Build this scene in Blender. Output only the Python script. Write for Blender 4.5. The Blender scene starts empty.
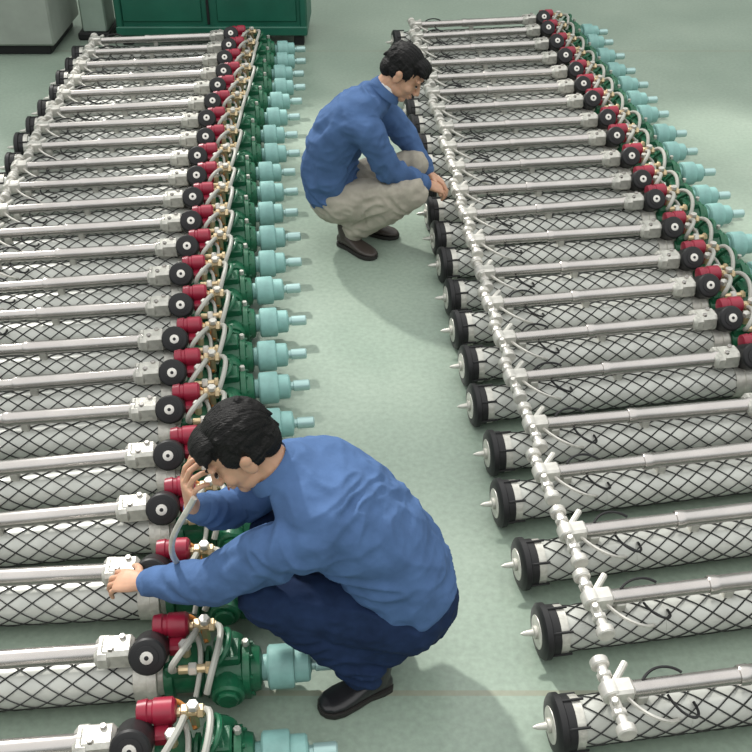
import bpy, bmesh, math, random
from mathutils import Vector, Matrix, noise
random.seed(4)
V=Vector
scene=bpy.context.scene
col=scene.collection
scene.view_settings.view_transform='Standard'

# ------------------------------------------------------------ materials
def mat(name,c,rough=.5,metal=0.,nscale=0,namt=.12,bump=0.,bscale=60,spec=.5,sub=0.,stretch=None):
    m=bpy.data.materials.new(name); m.use_nodes=True
    nt=m.node_tree; b=nt.nodes['Principled BSDF']
    b.inputs['Base Color'].default_value=(*c,1)
    b.inputs['Roughness'].default_value=rough
    b.inputs['Metallic'].default_value=metal
    b.inputs['Specular IOR Level'].default_value=spec
    if sub: 
        b.inputs['Subsurface Weight'].default_value=sub
        b.inputs['Subsurface Scale'].default_value=.01
    tc=nt.nodes.new('ShaderNodeTexCoord')
    if nscale:
        n=nt.nodes.new('ShaderNodeTexNoise'); n.inputs['Scale'].default_value=nscale; n.inputs['Detail'].default_value=5
        nt.links.new(tc.outputs['Object'],n.inputs['Vector'])
        r=nt.nodes.new('ShaderNodeValToRGB')
        r.color_ramp.elements[0].position=.3; r.color_ramp.elements[1].position=.7
        r.color_ramp.elements[0].color=(*[max(0,x*(1-namt)) for x in c],1)
        r.color_ramp.elements[1].color=(*[min(1,x*(1+namt)) for x in c],1)
        nt.links.new(n.outputs['Fac'],r.inputs['Fac']); nt.links.new(r.outputs['Color'],b.inputs['Base Color'])
    if bump:
        n=nt.nodes.new('ShaderNodeTexNoise'); n.inputs['Scale'].default_value=bscale; n.inputs['Detail'].default_value=4
        if stretch:
            mp=nt.nodes.new('ShaderNodeMapping'); mp.inputs['Scale'].default_value=stretch
            nt.links.new(tc.outputs['Object'],mp.inputs['Vector']); nt.links.new(mp.outputs[0],n.inputs['Vector'])
        else: nt.links.new(tc.outputs['Object'],n.inputs['Vector'])
        bp=nt.nodes.new('ShaderNodeBump'); bp.inputs['Strength'].default_value=bump; bp.inputs['Distance'].default_value=.01
        nt.links.new(n.outputs['Fac'],bp.inputs['Height']); nt.links.new(bp.outputs['Normal'],b.inputs['Normal'])
    return m
M={}
M['tube']=mat('white_fibreglass',(.52,.53,.49),.36,metal=.12,nscale=9,namt=.10)
M['net']=mat('black_net_cord',(.028,.03,.028),.7)
M['black']=mat('black_rubber',(.014,.014,.015),.5,spec=.35)
M['steel']=mat('polished_steel',(.47,.445,.425),.26,metal=.92,nscale=6,namt=.10)
M['alu']=mat('cast_aluminium',(.55,.54,.49),.45,metal=.45,nscale=30,namt=.20,bump=.25)
M['pale']=mat('pale_valve_metal',(.64,.62,.57),.35,metal=.45,nscale=30,namt=.15)
M['red']=mat('red_paint',(.28,.012,.035),.38,nscale=20,namt=.2)
M['green']=mat('green_paint',(.010,.105,.048),.38,nscale=14,namt=.3,bump=.2)
M['teal']=mat('teal_primer',(.23,.43,.40),.5,nscale=20,namt=.14)
M['tealshaft']=mat('plated_shaft',(.38,.55,.53),.35,metal=.4)
M['brass']=mat('brass',(.66,.52,.32),.35,metal=.6)
M['hose']=mat('grey_hose',(.38,.38,.34),.45)
M['orange']=mat('orange_hose',(.65,.25,.06),.45)
M['jacket']=mat('blue_workwear',(.074,.138,.285),.9,nscale=14,namt=.12,bump=.3,bscale=28,spec=.15)
M['navy']=mat('navy_trousers',(.014,.028,.072),.9,nscale=18,namt=.2,bump=.3,bscale=26,spec=.15)
M['khaki']=mat('khaki_trousers',(.38,.35,.29),.9,nscale=18,namt=.12,bump=.3,bscale=26,spec=.15)
M['skin']=mat('skin',(.56,.32,.21),.5,nscale=25,namt=.08,sub=.1)
M['lip']=mat('lip',(.36,.13,.10),.5)
M['hair']=mat('black_hair',(.006,.0055,.0055),.55,bump=.6,bscale=60,spec=.25,stretch=(1.2,6,1.2))
M['eye']=mat('eye_dark',(.015,.01,.01),.2)
M['eyew']=mat('eye_white',(.7,.68,.63),.3)
M['shoe']=mat('black_leather',(.012,.012,.014),.3)
M['shoeb']=mat('brown_leather',(.045,.035,.03),.45)
M['sole']=mat('shoe_sole',(.02,.018,.016),.7)
M['shirt']=mat('white_shirt',(.75,.75,.74),.8)

# ------------------------------------------------------------ mesh builder
def basis(d):
    d=V(d).normalized()
    a=V((0,0,1)) if abs(d.z)<.9 else V((0,1,0))
    u=d.cross(a).normalized(); w=u.cross(d).normalized()
    return d,u,w
class MB:
    def __init__(s): s.v=[]; s.f=[]; s.m=[]; s.keys=[]
    def mi(s,k):
        if k not in s.keys: s.keys.append(k)
        return s.keys.index(k)
    def loft(s,rings,k,cap=True,closed=False):
        m=s.mi(k); b=len(s.v); n=len(rings[0])
        for r in rings: s.v+= [tuple(p) for p in r]
        R=len(rings)
        for i in range(R if closed else R-1):
            for j in range(n):
                a=b+i*n+j; c=b+i*n+(j+1)%n; i2=(i+1)%R
                d=b+i2*n+(j+1)%n; e=b+i2*n+j
                s.f.append((a,c,d,e)); s.m.append(m)
        if cap and not closed:
            s.f.append(tuple(b+j for j in range(n))[::-1]); s.m.append(m)
            s.f.append(tuple(b+(R-1)*n+j for j in range(n))); s.m.append(m)
    def lathe(s,p,d,prof,k,n=20,sy=1.):
        d,u,w=basis(d); p=V(p); rings=[]
        for t,r in prof:
            r=max(r,.0004)
            rings.append([p+d*t+u*(r*math.cos(2*math.pi*j/n))+w*(sy*r*math.sin(2*math.pi*j/n)) for j in range(n)])
        s.loft(rings,k)
    def cyl(s,p0,p1,r,k,n=16,bev=.15):
        p0=V(p0);p1=V(p1);L=(p1-p0).length;b=min(r*bev,L*.3)
        s.lathe(p0,p1-p0,[(0,r-b),(b,r),(L-b,r),(L,r-b)],k,n)
    def cone(s,p0,p1,r0,r1,k='x',n=16):
        p0=V(p0);p1=V(p1);L=(p1-p0).length
        prof=[(-r0*math.cos(a),r0*math.sin(a)) for a in [.05,.5,1.0,1.3]]
        prof+=[(L*t,r0+(r1-r0)*t) for t in (0,.25,.5,.75,1)]
        prof+=[(L+r1*math.cos(a),r1*math.sin(a)) for a in [1.3,1.0,.5,.05]]
        s.lathe(p0,p1-p0,prof,k,n)
    def limb(s,pts,k='x'):
        for (a,ra),(b,rb) in zip(pts[:-1],pts[1:]): s.cone(a,b,ra,rb,k)
    def ell(s,c,r,k='x',mtx=None,n=18,h=11):
        rings=[]
        for i in range(1,h):
            a=math.pi*i/h
            rings.append([V((r[0]*math.sin(a)*math.cos(2*math.pi*j/n),r[1]*math.sin(a)*math.sin(2*math.pi*j/n),r[2]*math.cos(a))) for j in range(n)])
        c=V(c)
        rings=[[(c+p) if mtx is None else mtx@(c+p) for p in R] for R in rings]
        s.loft(rings,k)
    def sweep(s,pts,r,k,n=8):
        pts=[V(p) for p in pts]; rings=[]; u=None
        for i,p in enumerate(pts):
            t=(pts[min(i+1,len(pts)-1)]-pts[max(i-1,0)]).normalized()
            if u is None: _,u,w=basis(t)
            u=(u-t*u.dot(t)).normalized(); w=t.cross(u)
            rr=r[i] if isinstance(r,(list,tuple)) else r
            rings.append([p+u*(rr*math.cos(2*math.pi*j/n))+w*(rr*math.sin(2*math.pi*j/n)) for j in range(n)])
        s.loft(rings,k)
    def box(s,c,sz,k,ch=.006):
        c=V(c); hx,hy,hz=sz[0]/2,sz[1]/2,sz[2]/2
        def ring(x,g):
            a,b=hy-g,hz-g
            return [c+V((x,y,z)) for y,z in [(a,b-ch),(a-ch,b),(-a+ch,b),(-a,b-ch),(-a,-b+ch),(-a+ch,-b),(a-ch,-b),(a,-b+ch)]]
        s.loft([ring(-hx,ch*.8),ring(-hx+ch,0),ring(hx-ch,0),ring(hx,ch*.8)],k)
    def mesh(s,name,angle=35):
        me=bpy.data.meshes.new(name); me.from_pydata(s.v,[],s.f)
        for k in s.keys:
            if k in M: me.materials.append(M[k])
        me.polygons.foreach_set('material_index',s.m)
        bm=bmesh.new(); bm.from_mesh(me); bmesh.ops.recalc_face_normals(bm,faces=bm.faces); bm.to_mesh(me); bm.free()
        me.polygons.foreach_set('use_smooth',[True]*len(me.polygons))
        me.set_sharp_from_angle(angle=math.radians(angle))
        me.update(); return me
def obj(name,me,loc=(0,0,0),rz=0,parent=None):
    o=bpy.data.objects.new(name,me); col.objects.link(o); o.location=loc; o.rotation_euler=(0,0,rz)
    if parent: o.parent=parent
    return o
def bez(p0,p1,p2,p3,n=14):
    p0,p1,p2,p3=map(V,(p0,p1,p2,p3)); out=[]
    for i in range(n+1):
        t=i/n; out.append(p0*(1-t)**3+p1*3*t*(1-t)**2+p2*3*t*t*(1-t)+p3*t**3)
    return out

# ------------------------------------------------------------ the roof bolter (lies along +X, foot at origin)
def rig(seed):
    rnd=random.Random(seed); b=MB(); H=.092
    o=(0,0,H); X=(1,0,0)
    b.lathe(o,X,[(-.052,.002),(-.04,.008),(-.012,.012),(-.010,.022),(.004,.022)],'alu',12)
    b.lathe(o,X,[(-.001,.04),(.0,.054),(.006,.056),(.008,.05)],'alu',24)
    b.lathe(o,X,[(0.002,.055),(.004,.080),(.012,.090),(.030,.090),(.034,.082),(.058,.081),(.062,.074)],'black',28)
    b.lathe(o,X,[(.058,.0765),(.060,.0780),(.085,.0780),(.087,.070)],'alu',28)
    for a in range(6):
        an=a*math.pi/3+.3
        b.cyl((.02,.083*math.cos(an),H+.083*math.sin(an)),(.095,.083*math.cos(an),H+.083*math.sin(an)),.0045,'black',6)
    b.lathe(o,X,[(.06,.069),(.4,.069),(.402,.0705),(.42,.0705),(.422,.069),(1.14,.069)],'tube',32)
    # net
    N=8; r=.0715; L0,L1=.088,1.13; turns=(L1-L0)/(.078*N)
    for k in range(N):
        for sg in (1,-1):
            pts=[]
            for i in range(61):
                t=i/60; a=sg*(2*math.pi*turns*t)+2*math.pi*k/N
                pts.append((L0+(L1-L0)*t,r*math.cos(a),H+r*math.sin(a)))
            b.sweep(pts,.0024,'net',4)
    b.lathe(o,X,[(1.12,.070),(1.122,.075),(1.16,.075),(1.162,.080),(1.19,.080),(1.192,.06),(1.22,.055)],'alu',24)
    # green motor / gearbox
    b.lathe(o,X,[(1.205,.05),(1.21,.068),(1.235,.070),(1.24,.058),(1.30,.058),(1.305,.072),(1.315,.074),(1.32,.062),(1.33,.062),(1.335,.076),(1.345,.076),(1.35,.062),(1.36,.062),(1.365,.078),(1.44,.081),(1.445,.089),(1.465,.089),(1.47,.072),(1.495,.064),(1.50,.045)],'green',24)
    b.cyl((1.40,-.112,H+.01),(1.40,.108,H+.01),.050,'green',18)
    b.cyl((1.40,-.124,H+.01),(1.40,-.105,H+.01),.034,'green',8)
    b.cyl((1.40,.105,H+.01),(1.40,.12,H+.01),.034,'green',8)
    b.box((1.27,0,H+.060),(.11,.10,.05),'green')
    b.box((1.40,0,H+.080),(.08,.08,.045),'green')
    b.cyl((1.455,.02,H+.08),(1.455,.02,H+.108),.011,'alu',6)
    for a in range(8):
        an=a*math.pi/4+.2
        b.cyl((1.425,.079*math.cos(an),H+.079*math.sin(an)),(1.476,.079*math.cos(an),H+.079*math.sin(an)),.006,'green',6)
    # teal chuck
    b.lathe(o,X,[(1.49,.038),(1.515,.040),(1.517,.060),(1.523,.067),(1.59,.067),(1.596,.063),(1.598,.052),(1.64,.051),(1.646,.045),(1.647,.03),(1.65,.022)],'teal',26)
    b.lathe(o,X,[(1.64,.018),(1.66,.018),(1.662,.023),(1.725,.023),(1.73,.018)],'tealshaft',14)
    # control arm
    A=.214
    b.lathe((0,0,A),X,[(.15,.016),(.155,.0245),(.56,.0245)],'steel',18)
    b.lathe((0,0,A),X,[(.545,.0285),(.55,.031),(.575,.031),(.58,.0285),(1.02,.0285),(1.03,.033),(1.06,.033)],'steel',18)
    b.box((1.085,0,A),(.10,.080,.074),'alu',.012)
    b.box((1.045,0,A+.002),(.05,.094,.060),'alu',.012)
    b.cyl((1.07,-.022,A+.03),(1.07,-.022,A+.046),.010,'steel',6); b.cyl((1.10,.02,A+.03),(1.10,.02,A+.046),.010,'steel',6)
    # rubber pivot, its pin tilted up towards the operator side
    ax=V((0,.80,-.60)); pc=V((1.178,-.062,A+.038))
    b.lathe(pc,ax,[(0,.040),(.003,.050),(.010,.055),(.110,.055),(.120,.049),(.123,.03)],'black',28)
    b.lathe(pc-ax*.004,ax,[(0,.030),(.001,.034),(.006,.034)],'black',20)
    b.lathe(pc-ax*.008,ax,[(0,.013),(.001,.019),(.008,.019)],'pale',14)
    b.lathe(pc-ax*.010,ax,[(0,.005),(.001,.007),(.008,.007)],'black',8)
    b.box((1.205,0,A-.050),(.05,.05,.08),'alu',.008)
    # red exhaust / grip
    y=.075
    b.lathe((1.180,y,A+.012),X,[(0,.02),(.004,.033),(.03,.037),(.034,.033),(.045,.033),(.049,.038),(.10,.038),(.108,.030),(.11,.016)],'red',18)
    b.box((1.25,.035,A-.035),(.05,.07,.06),'red',.008)
    # brass fittings
    b.cyl((1.285,y,A),(1.37,y,A),.014,'brass',10)
    b.cyl((1.30,y,A),(1.322,y,A),.023,'brass',6); b.cyl((1.345,y,A),(1.365,y,A),.021,'brass',6)
    b.cyl((1.335,y,A-.07),(1.335,y,A+.03),.012,'brass',10); b.cyl((1.335,y,A+.015),(1.335,y,A+.035),.018,'pale',6)
    b.cyl((1.26,-.06,A-.03),(1.36,-.06,A-.03),.013,'brass',10); b.cyl((1.29,-.06,A-.03),(1.315,-.06,A-.03),.020,'pale',6)
    b.cyl((1.34,-.06,A-.03),(1.358,-.06,A-.03),.020,'brass',6)
    b.cyl((1.28,.0,A-.04),(1.28,.0,A+.01),.014,'brass',8); b.cyl((1.28,.0,A-.005),(1.28,.0,A+.018),.019,'pale',6)
    j=lambda s=.02: rnd.uniform(-s,s)
    b.sweep(bez((1.25,-.06,A-.03),(1.22,-.12,A+.01+j()),(1.31,-.05,A+.06+j()),(1.31,.05,A+.01)),.010,'hose')
    b.sweep(bez((1.36,y,A),(1.41,y,A+.03+j()),(1.39+j(),-.10,A+.05+j()),(1.345,-.135,A-.05)),.010,'hose')
    b.sweep(bez((1.335,.06,A-.06),(1.31,.14,A-.02+j()),(1.26,.13,A+.02),(1.24,.09,A-.02)),.007,'orange')
    b.sweep(bez((1.36,-.06,A-.03),(1.43,-.06,A+.03),(1.42,.05,A+.05+j()),(1.38,.09,A-.06)),.009,'green')
    b.sweep(bez((1.30,.075,A-.03),(1.33,.02,A-.01),(1.33,-.06,A-.02+j()),(1.31,-.13,A-.07)),.008,'hose')
    # T control handle
    hx=.165
    b.cyl((hx,-.135,A),(hx,.115,A),.0165,'pale',12)
    for yy,rr,ll in ((-.13,.028,.03),(-.075,.023,.02),(.0,.031,.05),(.055,.023,.018),(.10,.028,.028)):
        b.cyl((hx,yy-ll/2,A),(hx,yy+ll/2,A),rr,'pale',8 if rr<.025 else 16)
    b.box((hx+.03,0,A),(.07,.056,.056),'pale',.008)
    b.cyl((hx,-.05,A),(hx-.01,-.05,A+.035),.010,'pale',8)
    b.cyl((hx+.02,.03,A),(hx+.07,.085,A+.01),.011,'alu',8)
    # saddles, lever loops, drain hose
    b.box((.62,0,(A+H)/2+.012),(.03,.035,.056),'alu',.004)
    b.box((.26,0,(A+H)/2+.012),(.035,.035,.056),'alu',.004)
    b.sweep(bez((.33,-.02,A-.02),(.34,-.09+j(),A-.02),(.42,-.10+j(),A-.05),(.41,-.03,A-.055)),.0045,'black',6)
    b.sweep(bez((.26,.01,A+.022),(.30,.04+j(),A+.04),(.36,.04,A+.03),(.38,.02,A+.02)),.0045,'black',6)
    b.sweep(bez((.20,-.01,A),(.23,-.09,A-.01),(.32,-.10,A-.05),(.36,-.06,A-.085)),.006,'pale',6)
    return b.mesh('pneumatic_roof_bolter_mesh')
rigs=[rig(i) for i in range(4)]
cnt=0
def place(rx,ry,th):
    global cnt
    L=1.18
    obj('pneumatic_roof_bolter',rigs[cnt%4],(rx-L*math.cos(th),ry-L*math.sin(th),0.001),th); cnt+=1
def interp(t,tab):
    for (a,x),(b,y) in zip(tab[:-1],tab[1:]):
        if t<=b: return x+(y-x)*(t-a)/(b-a)
    return tab[-1][1]
# left row (by pivot position)
ys=[1.36,1.66,1.965,2.28,2.58,2.86,3.13,3.37,3.61,3.88,4.15]
while ys[-1]<7.55: ys.append(ys[-1]+.274+random.uniform(-.015,.015))
TL=[(1.3,-.655),(2,-.675),(2.9,-.77),(4.2,-.915),(5.5,-1.01),(7.9,-1.085)]
for i,y in enumerate(ys):
    th=math.radians(4.5 if y<2.4 else 7.5)+random.uniform(-.018,.018)
    place(interp(y,TL)+random.uniform(-.015,.015),y,th)
# right row (by foot position)
TR=[(1.3,.535),(2.1,.50),(3.4,.375),(4.6,.305),(5.5,.255),(8.3,.095)]
ys=[1.46,1.79,2.13,2.42,2.72,3.00,3.30,3.58,3.86,4.14,4.45,4.73,5.01]
while ys[-1]<7.85: ys.append(ys[-1]+.29+random.uniform(-.015,.015))
for i,y in enumerate(ys):
    th=math.radians(8.5)+random.uniform(-.018,.018)
    place(interp(y,TR)+random.uniform(-.012,.012)+1.18*math.cos(th),y+1.18*math.sin(th),th)

# ------------------------------------------------------------ floor
fm=bpy.data.materials.new('painted_concrete'); fm.use_nodes=True
nt=fm.node_tree; B=nt.nodes['Principled BSDF']
tc=nt.nodes.new('ShaderNodeTexCoord')
n1=nt.nodes.new('ShaderNodeTexNoise'); n1.inputs['Scale'].default_value=1.1; n1.inputs['Detail'].default_value=8
n2=nt.nodes.new('ShaderNodeTexNoise'); n2.inputs['Scale'].default_value=45; n2.inputs['Detail'].default_value=6
nt.links.new(tc.outputs['Object'],n1.inputs['Vector']); nt.links.new(tc.outputs['Object'],n2.inputs['Vector'])
r=nt.nodes.new('ShaderNodeValToRGB'); r.color_ramp.elements[0].position=.3; r.color_ramp.elements[1].position=.72
r.color_ramp.elements[0].color=(.225,.292,.235,1); r.color_ramp.elements[1].color=(.315,.385,.315,1)
mx=nt.nodes.new('ShaderNodeMixRGB'); mx.blend_type='OVERLAY'; mx.inputs['Fac'].default_value=.25
nt.links.new(n1.outputs['Fac'],r.inputs['Fac']); nt.links.new(r.outputs['Color'],mx.inputs[1]); nt.links.new(n2.outputs['Fac'],mx.inputs[2])
sp=nt.nodes.new('ShaderNodeSeparateXYZ'); nt.links.new(tc.outputs['Object'],sp.inputs[0])
def math_(op,a,bv):
    n=nt.nodes.new('ShaderNodeMath'); n.operation=op
    nt.links.new(a,n.inputs[0]); 
    if bv is not None: n.inputs[1].default_value=bv
    return n.outputs[0]
a=math_('ADD',sp.outputs['Y'],4.03); a=math_('PINGPONG',a,3.0); a=math_('LESS_THAN',a,.010)
mj=nt.nodes.new('ShaderNodeMixRGB'); mj.inputs[2].default_value=(.26,.23,.16,1)
nt.links.new(math_('MULTIPLY',a,.5),mj.inputs['Fac']); nt.links.new(mx.outputs[0],mj.inputs[1])
nt.links.new(mj.outputs[0],B.inputs['Base Color'])
rr=nt.nodes.new('ShaderNodeMapRange'); rr.inputs[3].default_value=.22; rr.inputs[4].default_value=.42
nt.links.new(n1.outputs['Fac'],rr.inputs[0]); nt.links.new(rr.outputs[0],B.inputs['Roughness'])
me=bpy.data.meshes.new('floor'); me.from_pydata([(-9,-3,0),(9,-3,0),(9,15,0),(-9,15,0)],[],[(0,1,2,3)]); me.materials.append(fm)
obj('floor',me)

# ------------------------------------------------------------ unseen back wall added as a gobo: open bays pass sun, solid parts shade
M['wall']=mat('wall_plaster',(.50,.52,.48),.8,nscale=3,namt=.06)
M['frame']=mat('window_frame_paint',(.25,.33,.30),.5,nscale=8)
w=MB(); WY=13.
w.box((0,WY,2.9),(18,.25,5.8),'wall',.01)
w.box((0,WY,9.45),(18,.25,.5),'wall',.01)
for x in (-8.75,-5.9,-3.1,-.5,2.1,5.3,8.75): w.box((x,WY,7.5),(.55,.25,3.5),'wall',.01)
obj('wall_back',w.mesh('wall_back'))
i=0
for x0,x1 in ((-8.48,-6.17),(-5.63,-3.37),(-2.83,-.77),(-.23,1.83),(2.37,5.03),(5.57,8.48)):
    i+=1; f=MB()
    for k in range(3):
        x=x0+(x1-x0)*k/2; f.box((x,WY,7.5),(.10,.08,3.5),'frame',.006)
    for k in range(4):
        z=5.8+3.4*k/3; f.box(((x0+x1)/2,WY,z),(x1-x0,.09,.12),'frame',.006)
    obj('window_%d'%i,f.mesh('window'))  # unseen unglazed frames, added to break the sun into patches on the floor

# ------------------------------------------------------------ background machines
M['cabg']=mat('dark_green_cabinet',(.012,.11,.07),.4,nscale=5)
M['cabp']=mat('pale_green_enamel',(.36,.45,.38),.4,nscale=5)
M['cabgrey']=mat('grey_steel_cabinet',(.30,.33,.29),.5,nscale=5)
c=MB()
c.box((0,0,.55),(1.5,.6,.94),'cabg',.015)
c.box((0,0,1.05),(1.58,.66,.05),'cabp',.01)
for x in (-.72,.72): c.box((x,-.30,.55),(.05,.04,.94),'cabg',.008)
c.box((0,-.31,.12),(1.5,.04,.07),'cabg',.008)
for x in (-.38,.36): c.box((x,-.303,.56),(.62,.015,.74),'cabg',.006)
c.box((-.02,-.305,.56),(.02,.02,.78),'black',.003)
for x in (-.1,.08): c.cyl((x,-.33,.5),(x,-.33,.62),.01,'alu',8)
for x in (-.68,.68):
    for y in (-.25,.25): c.box((x,y,.05),(.08,.08,.1),'black',.005)
obj('green_tool_cabinet',c.mesh('green_tool_cabinet'),(-1.29,8.40,0))
c=MB()
c.box((0,0,.5),(2.0,.8,.84),'cabgrey',.015); c.box((0,0,.94),(2.06,.86,.05),'cabp',.01)
c.box((0,0,.05),(1.9,.7,.1),'black',.01)
for x in (-.5,0,.5): c.box((x,-.405,.5),(.015,.02,.8),'black',.003)
for x in (-.6,-.1,.4,.85): c.cyl((x,-.43,.7),(x,-.43,.8),.01,'alu',8)
obj('grey_workbench_cabinet',c.mesh('grey_workbench_cabinet'),(-3.47,8.24,0))
c=MB()
c.box((0,0,.65),(.2,.3,1.2),'cabp',.012); c.box((0,0,.03),(.26,.4,.06),'black',.01); c.box((0,-.16,.95),(.13,.03,.2),'cabgrey',.006)
for k in range(3): c.cyl((-.04+.04*k,-.18,.95),(-.04+.04*k,-.17,.95),.012,'red' if k==0 else 'black',10)
obj('control_pedestal',c.mesh('control_pedestal'),(-2.26,8.42,0))

# ------------------------------------------------------------ people
def blob(name,mb,key,voxel,smooth,disp=None,parent=None,pre=None):
    mb.keys=[key]; mb.m=[0]*len(mb.f)
    me=mb.mesh(name+'_src'); o=bpy.data.objects.new('tmp',me); col.objects.link(o)
    md=o.modifiers.new('r','REMESH'); md.mode='VOXEL'; md.voxel_size=voxel
    if smooth:
        sm=o.modifiers.new('s','SMOOTH'); sm.factor=.5; sm.iterations=smooth
    dg=bpy.context.evaluated_depsgraph_get(); dg.update()
    ev=o.evaluated_get(dg); nm=bpy.data.meshes.new_from_object(ev)
    bpy.data.objects.remove(o); nm.name=name
    if disp:
        nn=[(v.co.copy(),v.normal.copy()) for v in nm.vertices]
        for v,(p,n) in zip(nm.vertices,nn): v.co=p+n*disp(p)
    nm.materials.clear(); nm.materials.append(M[key])
    nm.polygons.foreach_set('material_index',[0]*len(nm.polygons))
    nm.polygons.foreach_set('use_smooth',[True]*len(nm.polygons)); nm.update()
    o=obj(name,nm)
    if parent:
        o.parent=parent; o.matrix_parent_inverse=Matrix.Translation(-parent.location)
    return o
def cloth(amp=.007,fr=9,off=0,fine=.35):
    def f(p):
        q=p*fr+V((off,off,off)); q=q+V((noise.noise(p*5),noise.noise(p*5+V((9,0,0))),noise.noise(p*5+V((0,9,0)))))*1.4
        n=noise.noise(V((q.x,q.y*.8,q.z*1.5)))
        q2=p*fr*1.9+V((off,7,2)); n2=noise.noise(V((q2.x,q2.y*.6,q2.z*1.5)))
        m=noise.noise(p*fr*.6+V((3,off,1)))
        return amp*(.8-2.6*abs(n))*(.65+.9*max(0,m+.2))+amp*fine*(.5-1.8*abs(n2))
    return f
def spine(mb,rows,side):
    pts=[V(r[0]) for r in rows]; rings=[]; side=V(side).normalized(); n=28
    for i,(c,wd,dp) in enumerate(rows):
        c=V(c); t=(pts[min(i+1,len(pts)-1)]-pts[max(i-1,0)]).normalized()
        s=(side-t*side.dot(t)).normalized(); d=t.cross(s)
        R=[]
        for j in range(n):
            a=2*math.pi*j/n; ca,sa=math.cos(a),math.sin(a); e=.85
            R.append(c+s*(wd*math.copysign(abs(ca)**e,ca))+d*(dp*math.copysign(abs(sa)**e,sa)))
        rings.append(R)
    mb.loft(rings,'x')
def frame(fwd,up,org):
    f=V(fwd).normalized(); u=V(up); u=(u-f*u.dot(f)).normalized(); r=f.cross(u)
    m=Matrix((r,f,u)).transposed().to_4x4(); m.translation=V(org); return m
def head(par,fwd,up,org,neck_to,S=1.0,hs=0):
    m=frame(fwd,up,org)@Matrix.Scale(S,4)
    b=MB(); E=lambda c,r: b.ell(c,r,'x',m)
    E((0,-.015,.028),(.075,.092,.083)); E((0,.028,-.028),(.061,.060,.080)); E((0,.060,-.090),(.028,.024,.020))
    for s in (1,-1):
        E((s*.034,.022,-.066),(.026,.042,.030)); E((s*.036,.058,-.028),(.024,.024,.024))
        E((s*.077,-.005,-.012),(.009,.019,.032)); E((s*.083,-.010,.004),(.008,.015,.016))
        E((s*.011,.098,-.034),(.009,.010,.008)); E((s*.03,.077,.026),(.026,.013,.010))
    b.cone(m@V((0,.083,.014)),m@V((0,.107,-.028)),.008*S,.011*S)
    E((0,.087,-.056),(.023,.011,.007)); E((0,.085,-.068),(.019,.011,.007))
    b.cone(m@V((0,-.02,-.06)),V(neck_to),.058*S,.062*S)
    blob('head_and_neck',b,'skin',.0035,3,None,par)
    b=MB()
    for s in (1,-1):
        b.ell((s*.031,.0835,.003),(.0135,.0055,.0045),'eye',m,12,8)
        b.ell((s*.031,.0842,-.001),(.011,.005,.0025),'eyew',m,12,8)
        b.sweep([m@V((s*.014,.092,.024)),m@V((s*.03,.092,.030)),m@V((s*.048,.079,.024))],[.003,.0042,.002],'hair',6)
    b.ell((0,.0965,-.0615),(.021,.004,.0018),'lip',m,12,8)
    o=obj('face_features',b.mesh('face_features')); o.parent=par; o.matrix_parent_inverse=Matrix.Translation(-par.location)
    b=MB(); E=lambda c,r: b.ell(c,r,'x',m)
    E((0,-.028,.042),(.085,.096,.085)); E((0,-.065,-.012),(.072,.050,.058)); E((0,.040,.082),(.064,.052,.032))
    E((.03,.062,.070),(.038,.028,.024)); E((-.035,.058,.072),(.034,.028,.022))
    for s in (1,-1): E((s*.068,.008,.028),(.014,.034,.036)); E((s*.070,-.03,.0),(.014,.03,.035))
    # loose tufts of the fringe
    rn=random.Random(hs)
    for k in range(16):
        x=-.06+.12*k/15; L=rn.uniform(.012,.026)
        b.cone(m@V((x*.9,.080-abs(x)*.35,.080)),m@V((x*1.05+rn.uniform(-.006,.006),.098-abs(x)*.45,.072-L)),.010*S,.0035*S,n=8)
    for k in range(26):
        a=rn.uniform(-2.6,2.6)+math.pi; z=rn.uniform(-.02,.10)
        rr_=.093*math.sqrt(max(.05,1-((z-.03)/.10)**2))
        p=V((rr_*.88*math.sin(a),-.028+rr_*math.cos(a),z+.01)); q=p*1.04+V((0,0,-.022))
        b.cone(m@(p*.95),m@q,.012*S,.004*S,n=8)
    mi=m.inverted()
    def hd(p):
        q=mi@p
        a=math.atan2(q.x,q.z+.02); l=q.y
        return .0022*noise.noise(V((a*16,l*9,hs)))+.0016*noise.noise(V((a*38,l*14,hs+3)))+.003*noise.noise(V((q.x*14,q.y*14,q.z*14+hs)))
    blob('hair',b,'hair',.003,3,hd,par)
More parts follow.
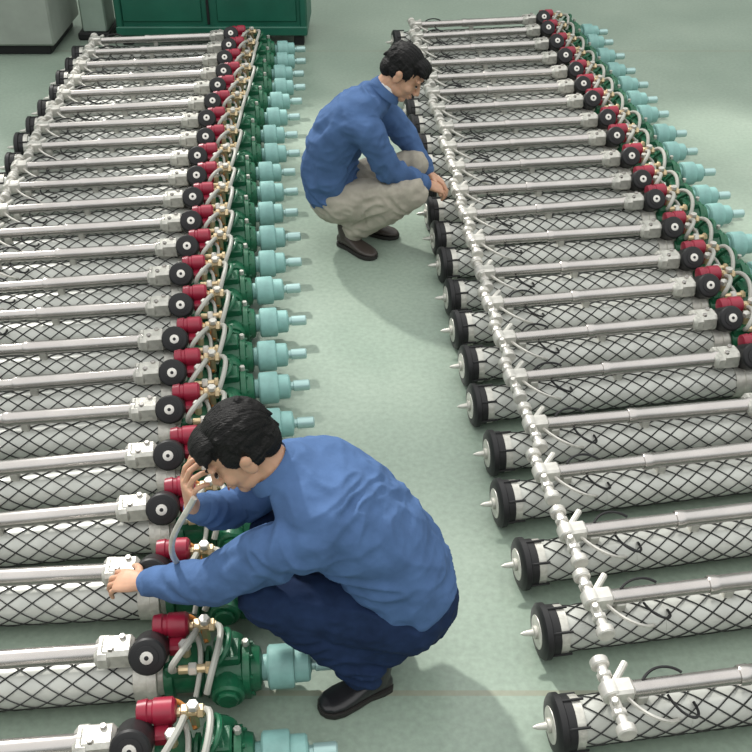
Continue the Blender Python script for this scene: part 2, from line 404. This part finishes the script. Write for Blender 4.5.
def hand(par,name,wrist,fdir,dorsal,right,curls,S=1.0,tc=.3,forearm=None):
    y=V(fdir).normalized(); z=V(dorsal); z=(z-y*z.dot(y)).normalized(); x=y.cross(z)*(-1 if right else 1)
    w=V(wrist); P=lambda a,b_,c: w+(x*a+y*b_+z*c)*S
    b=MB()
    n=16; rings=[]
    for t,wd,th,zz in ((-.01,.024,.019,0),(.015,.030,.019,0),(.04,.037,.017,0),(.07,.041,.015,0),(.088,.040,.0125,-.001),(.096,.034,.008,-.002)):
        rings.append([P(wd*math.cos(2*math.pi*j/n),t,zz+th*math.sin(2*math.pi*j/n)) for j in range(n)])
    b.loft(rings,'x')
    if forearm is not None: b.cone(V(forearm),P(0,0,0),.034*S,.023*S)
    for i,(fx,L,r,sp,ky) in enumerate(((.030,.072,.0092,.12,.086),(.0105,.080,.0094,.03,.092),(-.0100,.074,.0090,-.05,.088),(-.029,.058,.0080,-.16,.078))):
        c=curls[i]; p=P(fx,ky,-.001); a=0
        for k,(fr,cu) in enumerate(((.46,c*.8),(.30,c*1.1),(.24,c*.8))):
            a+=cu; dd=(y*math.cos(a)-z*math.sin(a)+x*sp*math.cos(a)).normalized()
            q=p+dd*(L*fr*S*1.05); b.cone(p,q,(r-.0006*k)*S,(r-.0006*(k+1))*S,n=12); p=q
    p=P(.024,.028,-.006); d1=(x*.75+y*.62-z*.3).normalized()
    for k,L in enumerate((.042,.032,.026)):
        q=p+d1*L*S; b.cone(p,q,(.0135-.0018*k)*S,(.0118-.0018*k)*S,n=12); p=q
        d1=(d1+y*tc-z*tc*.8-x*tc*.5).normalized()
    return blob(name,b,'skin',.0025,1,None,par)
def shoe(par,name,heel,toe,key):
    h=V(heel); t=V(toe); d=(t-h); L=d.length; d.normalize(); s=V((-d.y,d.x,0)); Z=V((0,0,1))
    P=lambda a,b_,c: h+d*a*L+s*b_+Z*c
    b=MB(); n=20; rings=[]
    for a,wd,zt in ((.0,.018,.050),(.03,.030,.070),(.12,.036,.085),(.28,.038,.088),(.42,.040,.075),(.58,.045,.060),(.74,.048,.050),(.88,.042,.044),(.97,.026,.036),(1.0,.010,.028)):
        R=[]
        for j in range(n):
            an=2*math.pi*j/n; cz=math.sin(an)
            R.append(P(a,wd*math.copysign(abs(math.cos(an))**.75,math.cos(an)),.018+(zt-.018)*(.5+.5*math.copysign(abs(cz)**.8,cz))))
        rings.append(R)
    b.loft(rings,'x'); b.cone(P(.2,0,.06),P(.17,0,.12),.040,.042)
    blob(name,b,key,.004,3,None,par)
    b=MB()
    out=[(.0,.020),(.04,.033),(.15,.038),(.35,.036),(.55,.045),(.75,.051),(.88,.046),(.97,.030),(1.01,.012)]
    lo=[(a,w_) for a,w_ in out]+[(a,-w_) for a,w_ in out[::-1]]
    b.loft([[P(a,w_,.003) for a,w_ in lo],[P(a,w_*1.03,.006) for a,w_ in lo],[P(a,w_*1.03,.022) for a,w_ in lo]],'sole')
    o=obj(name+'_sole',b.mesh(name+'_sole')); o.parent=par; o.matrix_parent_inverse=Matrix.Translation(-par.location)
def collar(par,c,nrm,ra,key,h=.035,th=.009,name='collar'):
    d,u,w_=basis(nrm); c=V(c); rings=[]; n=32
    for j in range(n):
        a=2*math.pi*j/n; o_=u*math.cos(a)+w_*math.sin(a)
        rings.append([c+o_*(ra*1.12)-d*h*.5,c+o_*(ra*1.16+th)-d*h*.55,c+o_*(ra+th)+d*h*.5,c+o_*(ra+th*.4)+d*h*.62,c+o_*ra+d*h*.5])
    b=MB(); b.loft(rings,key,closed=True)
    o=obj(name,b.mesh(name,60)); o.parent=par; o.matrix_parent_inverse=Matrix.Translation(-par.location)
def person(loc):
    e=bpy.data.objects.new('crouching_worker',None); col.objects.link(e); e.location=loc; e.empty_display_size=.2
    bpy.context.view_layer.update(); return e

# ---- worker A (near, faces -X)
A=person((-.05,2.08,0))
b=MB()
spine(b,[((.115,2.12,.275),.150,.115),((.105,2.12,.32),.178,.138),((.065,2.12,.42),.180,.142),((.0,2.12,.525),.184,.140),((-.085,2.12,.622),.200,.137),((-.165,2.12,.695),.208,.117),((-.225,2.12,.74),.168,.09),((-.27,2.12,.775),.085,.07),((-.285,2.12,.785),.07,.06)],(0,1,0))
b.limb([((-.16,1.985,.66),.088),((-.26,1.965,.635),.083),((-.46,2.01,.455),.067),((-.60,2.085,.368),.056),((-.675,2.13,.322),.045)])
b.limb([((-.17,2.25,.67),.085),((-.25,2.28,.66),.078),((-.42,2.27,.50),.062),((-.46,2.19,.56),.052),((-.495,2.13,.625),.044)])
blob('jacket',b,'jacket',.006,4,cloth(.011,7.5,0),A)
b=MB()
for k,(p,q) in enumerate((((-.655,2.12,.336),(-.685,2.135,.315)),((-.485,2.145,.605),(-.503,2.118,.637)))):
    b.cone(p,q,.044,.044)
blob('jacket_cuffs',b,'jacket',.005,1,None,A)
collar(A,(-.287,2.122,.788),(-.62,0,.75),.068,'jacket')
b=MB()
b.ell((.105,2.12,.270),(.145,.170,.135))
for hip,kn,an in (((.09,2.03,.28),(-.32,1.99,.405),(-.03,1.975,.115)),((.09,2.21,.28),(-.31,2.235,.43),(.0,2.215,.115))):
    hip,kn,an=V(hip),V(kn),V(an)
    b.limb([(hip,.110),(hip.lerp(kn,.5),.100),(kn,.072),(kn.lerp(an,.35)+V((.035,0,-.01)),.080),(kn.lerp(an,.7)+V((.02,0,0)),.070),(an,.062)])
b.cone((.04,2.02,.19),(-.08,2.0,.24),.075,.075)
blob('trousers',b,'navy',.006,4,cloth(.009,9,5,.5),A)
head(A,(-.74,-.30,-.60),(-.60,-.05,.80),(-.370,2.115,.862),(-.27,2.12,.775),1.06,1)
hand(A,'hand_left',(-.705,2.135,.315),(-.80,.28,-.20),(-.35,-.1,.93),False,(.50,.5,.5,.55),1.05,.25,(-.62,2.09,.36))
hand(A,'hand_right',(-.515,2.10,.665),(-.02,-.16,.80),(-.85,-.45,-.1),True,(.50,.6,.65,.7),1.05,.3,(-.485,2.15,.60))
shoe(A,'shoe_left',(.045,2.005,0),(-.17,1.90,0),'shoe')
shoe(A,'shoe_right',(.06,2.22,0),(-.18,2.19,0),'shoe')
b=MB()
b.sweep(bez((-.49,2.035,.755),(-.53,2.02,.68),(-.60,2.04,.58),(-.585,2.10,.44),12)+bez((-.584,2.102,.43),(-.575,2.14,.36),(-.55,2.2,.30),(-.53,2.23,.24),6),.009,'pale',10)
b.cyl((-.584,2.104,.42),(-.582,2.118,.38),.015,'brass',6)
o=obj('held_air_pipe',b.mesh('held_air_pipe')); o.parent=A; o.matrix_parent_inverse=Matrix.Translation(-A.location)

# ---- worker B (far, faces +X, slightly to camera)
Bp=person((-.08,4.85,0))
b=MB()
spine(b,[((-.21,4.88,.25),.140,.115),((-.225,4.88,.31),.168,.134),((-.24,4.875,.42),.178,.136),((-.22,4.87,.53),.182,.137),((-.165,4.865,.64),.198,.134),((-.09,4.86,.725),.205,.118),((-.02,4.86,.785),.168,.09),((.035,4.86,.83),.085,.07),((.05,4.86,.84),.07,.06)],(.22,1,0))
b.limb([((-.11,4.73,.71),.088),((-.04,4.695,.69),.083),((.06,4.72,.485),.066),((.16,4.79,.405),.055),((.235,4.84,.352),.045)])
b.limb([((-.05,4.98,.72),.085),((.0,5.02,.71),.078),((.17,5.03,.51),.062),((.22,5.00,.44),.052),((.255,4.975,.385),.044)])
blob('jacket',b,'jacket',.007,4,cloth(.011,7.5,11),Bp)
b=MB()
for p,q in (((.22,4.83,.362),(.245,4.847,.344)),((.248,4.98,.40),(.262,4.97,.372))): b.cone(p,q,.044,.044)
blob('jacket_cuffs',b,'jacket',.005,1,None,Bp)
collar(Bp,(.052,4.86,.842),(.62,0,.75),.068,'jacket')
collar(Bp,(.062,4.86,.855),(.62,0,.75),.060,'shirt',.03,.006,'shirt_collar')
b=MB()
b.ell((-.215,4.88,.26),(.135,.16,.13))
for hip,kn,an in (((-.18,4.79,.27),(.19,4.69,.37),(-.11,4.80,.115)),((-.18,4.97,.27),(.20,4.95,.41),(-.06,4.97,.115))):
    hip,kn,an=V(hip),V(kn),V(an)
    b.limb([(hip,.110),(hip.lerp(kn,.5),.100),(kn,.072),(kn.lerp(an,.35)+V((-.02,0,-.01)),.082),(kn.lerp(an,.7)+V((-.01,0,0)),.074),(an,.066)])
b.cone((-.12,4.8,.19),(.02,4.77,.24),.075,.075)
blob('trousers',b,'khaki',.007,4,cloth(.009,9,2,.5),Bp)
head(Bp,(.72,-.28,-.60),(.58,-.0,.80),(.135,4.85,.925),(.035,4.86,.83),1.06,7)
hand(Bp,'hand_right',(.262,4.86,.335),(.75,.35,-.35),(.2,-.3,.93),True,(.6,.6,.6,.6),1.05,.3,(.19,4.81,.39))
hand(Bp,'hand_left',(.275,4.96,.355),(.75,-.1,-.5),(.4,.2,.9),False,(.6,.6,.6,.6),1.05,.3,(.235,4.985,.42))
shoe(Bp,'shoe_right',(-.195,4.845,0),(-.005,4.665,0),'shoeb')
shoe(Bp,'shoe_left',(-.13,4.995,0),(.12,4.90,0),'shoeb')

# ------------------------------------------------------------ light
sd=bpy.data.lights.new('sun','SUN'); sd.energy=3.6; sd.angle=math.radians(2.6); sd.color=(1,.97,.92)
so=bpy.data.objects.new('sun',sd); col.objects.link(so)
so.rotation_euler=V((.42,-.78,-.74)).to_track_quat('-Z','Y').to_euler(); so.location=(-3,9,6)
wd=bpy.data.worlds.new('world'); scene.world=wd; wd.use_nodes=True
nt=wd.node_tree; bg=nt.nodes['Background']
tc=nt.nodes.new('ShaderNodeTexCoord'); sp=nt.nodes.new('ShaderNodeSeparateXYZ'); rp=nt.nodes.new('ShaderNodeValToRGB')
nt.links.new(tc.outputs['Generated'],sp.inputs[0]); nt.links.new(sp.outputs['Z'],rp.inputs[0]); nt.links.new(rp.outputs[0],bg.inputs[0])
e=rp.color_ramp.elements; e[0].position=0; e[0].color=(.10,.11,.10,1); e[1].position=.85; e[1].color=(1.0,1.0,.98,1)
x=rp.color_ramp.elements.new(.30); x.color=(.30,.33,.32,1)
x=rp.color_ramp.elements.new(.55); x.color=(.95,.97,.97,1)
bg.inputs[1].default_value=1.55

cd=bpy.data.cameras.new('camera'); cd.sensor_width=36; cd.lens=36*1020/752; cd.clip_end=100
co=bpy.data.objects.new('camera',cd); col.objects.link(co); co.location=(0,0,2.64); co.rotation_euler=(math.radians(54),0,0)
scene.camera=co
